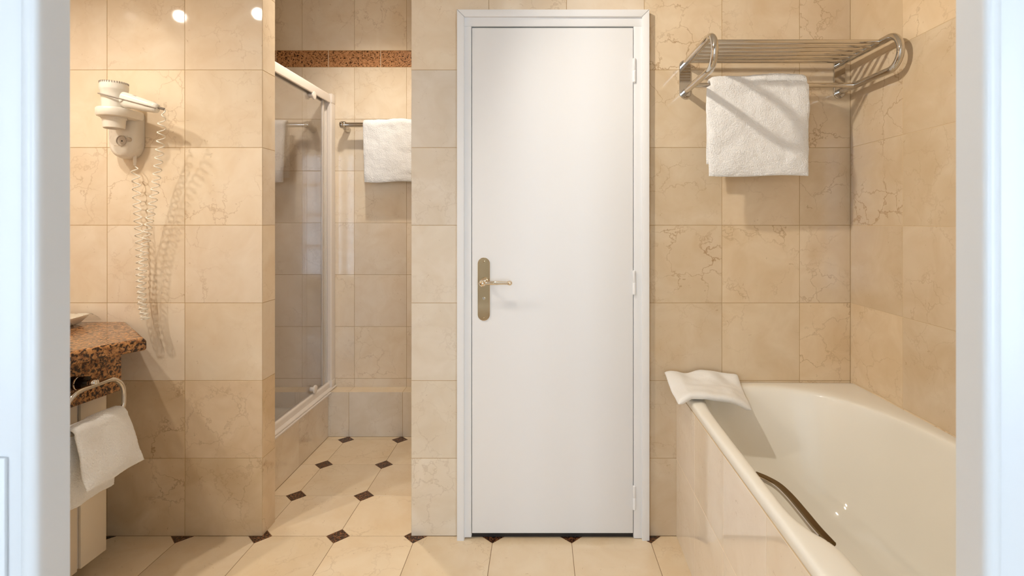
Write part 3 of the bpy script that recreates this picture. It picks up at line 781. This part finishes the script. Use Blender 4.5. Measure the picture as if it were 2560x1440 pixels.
# soap dish in a clear wrapper
dsh = thing('soap_dish', 'white square dish wrapped in clear film on the granite countertop', 'dish', (-1.80, 1.955, ZC))
def dish():
    bm = bmesh.new(); rg = []
    for hw, z in ((.050, 0), (.060, .006), (.074, .024), (.080, .032), (.080, .0345), (.074, .033), (.055, .016), (.03, .011)):
        rr = hw * .28; ps = []
        for cxn, cyn, a0 in ((1, 1, 0), (-1, 1, 90), (-1, -1, 180), (1, -1, 270)):
            for i in range(5):
                a = math.radians(a0 + 90 * i / 4); ps.append((cxn * (hw - rr) + rr * math.cos(a), cyn * (hw - rr) + rr * math.sin(a)))
        rg.append([bm.verts.new((x, y, z + .001)) for x, y in ps])
    for a, b in zip(rg, rg[1:]):
        for j in range(20): bm.faces.new((a[j], a[(j + 1) % 20], b[(j + 1) % 20], b[j]))
    bm.faces.new(rg[0]); bm.faces.new(rg[-1]); return finish(bm, 50)
dm = dish(); dm.transform(Matrix.Rotation(math.radians(12), 4, 'Z')); obj('dish', dm, 'enamel', dsh)
def wrapper():
    bm = bmesh.new(); n = 26; g = []
    for i in range(n):
        row = []
        for j in range(n):
            u, v = i / (n - 1) * 2 - 1, j / (n - 1) * 2 - 1
            r = max(abs(u), abs(v)); x, y = u * .108, v * .088
            z = .0375 if r < .8 else .0375 - (r - .8) / .2 * .030
            z += .005 * noise.noise(Vector((u * 9, v * 9, 2))) * (.25 + (r > .75))
            x += .004 * noise.noise(Vector((u * 7, v * 7, 5))); y += .004 * noise.noise(Vector((u * 7, v * 7, 9)))
            row.append(bm.verts.new((x, y, max(.002, z))))
        g.append(row)
    for i in range(n - 1):
        for j in range(n - 1): bm.faces.new((g[i][j], g[i + 1][j], g[i + 1][j + 1], g[i][j + 1]))
    return finish(bm, 30)
wm = wrapper(); wm.transform(Matrix.Rotation(math.radians(12), 4, 'Z')); obj('wrapper', wm, 'cellophane', dsh)

# towel ring and its towel
xrg = xfa + .050
yrg = -xrg * F / (CX - 234)
zrg = PZ(957, yrg)
rgx = thing('towel_ring', 'chrome towel ring fixed to the granite front of the vanity', 'towel ring', (xfa - .01, yrg, zrg))
bs = child(rgx, 'base', lathe([(.021, -.006), (.021, .040), (.010, .042)], (xfa - .012, yrg, zrg - .001), (1, 0, 0), 32), 'chrome_dark_reflection')
child(bs, 'base_rim', lathe([(.0205, 0), (.0222, .001), (.0222, .0045), (.0205, .0055)], (xfa + .002, yrg, zrg - .001), (1, 0, 0), 32, caps=False), 'chrome')
child(rgx, 'stem', lathe([(.010, 0), (.010, .022)], (xfa + .018, yrg, zrg - .001), (1, 0, 0), 20), 'chrome')
bm = bmesh.new(); bmesh.ops.create_uvsphere(bm, u_segments=24, v_segments=14, radius=.014)
for v in bm.verts: v.co = v.co * 1.0 + Vector((xrg, yrg, zrg))
child(rgx, 'knob', finish(bm, 180), 'chrome')
ww, zt_, zb2 = .112, zrg - .006, zrg - .128
rc = .062
pts = []
for cyn, czn, a0 in ((1, 1, 0), (-1, 1, 90), (-1, -1, 180), (1, -1, 270)):
    rr = rc if czn > 0 else .03
    for i in range(9):
        a = math.radians(a0 + 90 * i / 8)
        yy = yrg + cyn * (ww - rr) + rr * math.cos(a); zz = (zt_ - rr if czn > 0 else zb2 + rr) + rr * math.sin(a)
        zz -= .10 * max(0, abs(yy - yrg) - .02) ** 1.4 if czn > 0 else 0
        pts.append((xrg + .006, yy, zz))
child(rgx, 'ring', tube(pts, .0075, 14, True), 'chrome')
zr0 = zb2 - .004
g3 = drape_path(.021, .235, .158, .004, .046)
def f(s, u):
    h, z = g3(s)
    yy = yrg + .004 + u * (.098 + .014 * max(0, -z / .16) * (s > 0))
    hh = h + .006 * noise.noise(Vector((s * 3, u * 2, 11)))
    dz = -.006 * math.cos(u * 2.4) * 0
    return Vector((xrg + .006 + hh, yy, zr0 + z + .002 * math.sin(u * 5)))
tag(obj('guest_towel', cloth(f, 120, 70, .022, 21, .003), 'terry'), 'white terry guest towel hanging from the towel ring on the vanity', 'towel')

# ------------------------------------------------------------------ hair dryer and holder
YH = 1.965
bx = PX(285, YH)
ztop, zcup = PZ(207, YH), PZ(272, YH)
hold = thing('hair_dryer_holder', 'white plastic wall holder with shaver socket on the marble wall', 'dryer holder', (PX(318, D), D, PZ(335, D)))
def shield(ins):
    x0, x1 = -1.655 + ins, -1.549 - ins; zt2 = PZ(268, YH) - ins; zb3 = PZ(398, D - .02) + ins
    w = (x1 - x0) / 2; xc = (x0 + x1) / 2; hz = .062
    ps = [(x1, zb3 + hz), (x1, zt2 - .01), (x1 - .01, zt2), (x0 + .01, zt2), (x0, zt2 - .01), (x0, zb3 + hz)]
    ps += [(xc + w * math.cos(a), zb3 + hz + hz * math.sin(a)) for a in (PI + PI * i / 16 for i in range(1, 16))]
    return ps
bm = bmesh.new(); rg = []
for ins, y in ((.002, D - .0005), (0, D - .006), (.0, D - .038), (.003, D - .050), (.009, D - .058), (.017, D - .062)):
    rg.append([bm.verts.new((x, y, z)) for x, z in shield(ins)])
k = len(rg[0])
for a, b in zip(rg, rg[1:]):
    for j in range(k): bm.faces.new((a[j], a[(j + 1) % k], b[(j + 1) % k], b[j]))
bm.faces.new(rg[0]); bm.faces.new(rg[-1])
child(hold, 'housing', finish(bm, 50), 'plastic_white')
# cup bracket with a hole for the nozzle
ro, ri = .055, .041
pts = [(bx + ro * math.cos(a), YH + ro * math.sin(a)) for a in (PI + PI * i / 20 for i in range(21))]
pts += [(-1.549, D - .03), (-1.551, D - .002), (-1.655, D - .002), (bx - ro, D - .03)]
def cup():
    bm = bmesh.new(); n = 40
    def outp_(a):
        c, s_ = math.cos(a), math.sin(a)
        if s_ <= 0: return (bx + ro * c, YH + ro * s_)
        t = min(ro / max(abs(c), 1e-6), (D - .03 - YH) / max(s_, 1e-6)); return (bx + c * t, YH + s_ * t)
    rg = []
    for kind, ins, z in ((0, .012, zcup - .034), (0, .003, zcup - .030), (0, 0, zcup - .022), (0, 0, zcup - .004), (0, .003, zcup), (1, .003, zcup), (1, 0, zcup - .004), (1, 0, zcup - .034)):
        ps = []
        for i in range(n):
            a = 2 * PI * i / n
            if kind == 0:
                x, y = outp_(a); q = 1 - ins / ro; ps.append((bx + (x - bx) * q, YH + (y - YH) * q, z))
            else: ps.append((bx + (ri + ins) * math.cos(a), YH + (ri + ins) * math.sin(a), z))
        rg.append([bm.verts.new(p) for p in ps])
    rg.append(rg[0])
    for a, b in zip(rg, rg[1:]):
        for j in range(n): bm.faces.new((a[j], a[(j + 1) % n], b[(j + 1) % n], b[j]))
    return finish(bm, 45)
child(hold, 'cup_ring', cup(), 'plastic_white')
child(hold, 'nozzle_guard', lathe([(.0395, 0), (.0395, -.008), (.0365, -.010), (.0335, -.042), (.031, -.044), (.029, -.030)], (bx, YH, zcup - .030), (0, 0, 1), 32), 'plastic_white')
yfp = D - .0622
sx, sz = PX(305, yfp), PZ(352, yfp)
child(hold, 'socket_plate', box(sx - .030, sx + .022, yfp - .0012, yfp + .002, sz - .019, sz + .019, .001), 'plastic_white')
sk = child(hold, 'socket', lathe([(.0195, 0), (.0195, .0025), (.0175, .003), (.0165, -.001), (.001, -.0012)], (sx, yfp - .0028, sz), (0, -1, 0), 28), 'socket_grey')
child(sk, 'earth_pin', lathe([(.0028, 0), (.0028, .002), (.0005, .0025)], (sx + .002, yfp - .0016, sz - .001), (0, -1, 0), 12), 'dark')
child(hold, 'button', lathe([(.0085, -.004), (.0085, .0035), (.0075, .0045), (.001, .005)], (PX(323, yfp), yfp - .001, PZ(349, yfp)), (0, -1, 0), 24), 'socket_grey')
zsb = PZ(398, D - .02)
child(hold, 'cord_outlet', lathe([(.006, .012), (.006, -.014), (.0048, -.016), (.0045, -.026)], (PX(338, D - .02), D - .022, zsb + .002), (0, 0, 1), 16), 'plastic_white')

dry = thing('hair_dryer', 'white hair dryer with coiled cord standing in the wall holder', 'hair dryer', (bx, YH, zcup))
brl = child(dry, 'barrel', lathe([(.034, -.03), (.0365, .0), (.039, .04), (.0415, .062), (.0435, .066), (.0445, .072), (.0445, ztop - zcup - .012), (.043, ztop - zcup - .002), (.038, ztop - zcup), (.001, ztop - zcup)], (bx, YH, zcup), (0, 0, 1), 40), 'plastic_gloss')
for i in range(36):
    a = 2 * PI * i / 36
    c = Vector((bx + .0425 * math.cos(a), YH + .0425 * math.sin(a), ztop - .0035))
    m = box(-.0022, .0022, -.0011, .0011, -.0035, .0035); m.transform(Matrix.Translation(c) @ Matrix.Rotation(a, 4, 'Z'))
    child(brl, 'vent_slot', m, 'plastic_grey')
he = Vector((PX(396, YH), YH, PZ(272, YH))); hs = Vector((bx - .01, YH, PZ(241, YH)))
hd_ = (he - hs)
hpth = [hs + hd_ * t for t in (0, .2, .35, .5, .65, .8, .92, .98, 1.0)]
# handle: oval bar
def oval(path, a_, b_):
    bm = bmesh.new(); rg = []; d = (path[-1] - path[0]).normalized(); sd = Vector((0, 1, 0)); up = sd.cross(d) * -1
    if up.z < 0: up = -up
    sd = d.cross(up)
    for p, a, b in zip(path, a_, b_):
        rg.append([bm.verts.new(p + up * a * math.copysign(abs(math.cos(t)) ** .8, math.cos(t)) + sd * b * math.copysign(abs(math.sin(t)) ** .8, math.sin(t))) for t in (2 * PI * i / 24 for i in range(24))])
    for a, b in zip(rg, rg[1:]):
        for j in range(24): bm.faces.new((a[j], a[(j + 1) % 24], b[(j + 1) % 24], b[j]))
    bm.faces.new(rg[0]); bm.faces.new(rg[-1]); return finish(bm, 50)
child(dry, 'handle', oval(hpth, [.030, .030, .0285, .026, .0235, .021, .019, .016, .010], [.020, .019, .019, .018, .018, .0175, .017, .014, .009]), 'plastic_gloss')
dn_ = hd_.normalized(); seam = []
for t in (1.0, .9, .7, .5, .36): seam.append(hs + hd_ * t + Vector((0, -.0185 + (.006 if t > .95 else 0), 0)))
sc_ = Vector((bx, YH, hs.z - .004))
for i in range(13):
    a = math.radians(-62 - 118 * i / 12)
    off = Vector((.0455 * math.cos(a), .0455 * math.sin(a), 0)); off.z = off.x * dn_.z / dn_.x
    seam.append(sc_ + off)
child(dry, 'seam_strip', tube(seam, .0024, 8), 'plastic_grey')
for t, sgn, nm in ((.42, -1, 'rocker_switch'), (.52, 1, 'rocker_switch')):
    c = hs + hd_ * t + Vector((0, -.006, .0225 * sgn)); m = box(-.007, .007, -.004, .004, -.0035, .0035, .001); m.transform(Matrix.Translation(c) @ Matrix.Rotation(-math.atan2(dn_.z, dn_.x), 4, 'Y'))
    child(dry, nm, m, 'plastic_grey')
pr = []
for i in range(15): pr.append((.0052 if i % 2 == 0 else .0036, i * .0016))
rel = child(dry, 'cord_relief', lathe([(.0075, -.004)] + pr + [(.003, .024)], he + Vector((0, 0, .004)), dn_, 14), 'plastic_grey')
e0 = he + dn_ * .026 + Vector((0, 0, .004))
def P3(px, py, y): return Vector((PX(px, y), y, PZ(py, y)))
down = [e0, P3(406, 300, 1.955), P3(403, 340, 1.965), P3(397, 400, 1.985), P3(390, 455, 1.995), P3(380, 520, 2.005), P3(369, 580, 2.01), P3(360, 640, 2.01), P3(355, 700, 2.01), P3(356, 745, 2.01), P3(361, 780, 2.005), P3(364, 797, 2.0)]
upp = [P3(360, 790, 2.018), P3(354, 755, 2.03), P3(350, 700, 2.035), P3(350, 640, 2.035), P3(347, 580, 2.035), P3(343, 520, 2.035), P3(341, 470, 2.035), P3(339, 435, 2.04), P3(338, 414, D - .022)]
line = spline(down + upp, 24)
nd = len(down) * 24; tot = len(line); ph = 0; out = []
for i, p in enumerate(line):
    q = i / tot
    seg = (line[min(i + 1, tot - 1)] - line[max(i - 1, 0)]) * .5
    frac = (i / (11 * 24)) if i < 11 * 24 else 1 - (i - 11 * 24) / (9 * 24)     # 0 at the ends, 1 at the loop
    pitch = .037 - .021 * min(1, max(0, frac))
    ph += 2 * PI * seg.length / pitch
    out.append((p, ph, min(1, min(i / 30, (tot - 1 - i) / 14))))
dense = []
for (p, a, k), (p2, a2, k2) in zip(out, out[1:]):
    for j in range(3):
        t = j / 3; pp = p.lerp(p2, t); aa = a + (a2 - a) * t; kk = (k + (k2 - k) * t) * .0125
        dense.append(pp + Vector((math.cos(aa) * kk, math.sin(aa) * kk, 0)))
dense.append(out[-1][0])
child(dry, 'coiled_cord', tube(dense, .0021, 6), 'cord_white')

# ------------------------------------------------------------------ recessed ceiling lamps
for i, (x, y, z, e) in enumerate(SPOTS):
    where = ['above the vanity basin', 'above the edge of the vanity', 'above the floor in front of the door', 'in the alcove ceiling beside the shower'][i]
    s = thing('ceiling_spot', 'small round recessed ceiling spot ' + where, 'ceiling light', (x, y, z), 'recessed ceiling spots')
    child(s, 'trim_ring', lathe([(.034, -.003), (.036, -.008), (.046, -.008), (.050, -.004), (.051, 0), (.034, 0)], (x, y, z), (0, 0, 1), 32), 'paint_white')
    child(s, 'lens', lathe([(.001, -.002), (.034, -.002), (.034, -.001), (.001, -.001)], (x, y, z), (0, 0, 1), 24), 'lamp_lens')
    li = bpy.data.lights.new('ceiling_spot_light', 'SPOT'); li.energy = e * 0.9; li.color = LAMP; li.spot_size = math.radians(132 if i in AIM else (136 if z > CEIL else 160)); li.spot_blend = 1.0; li.shadow_soft_size = .028
    lo = bpy.data.objects.new('ceiling_spot_light', li); COL.objects.link(lo); lo.parent = s; lo.location = (0, 0, -.035)
    if i in AIM: lo.rotation_euler = Vector(AIM[i]).to_track_quat('-Z', 'Y').to_euler()
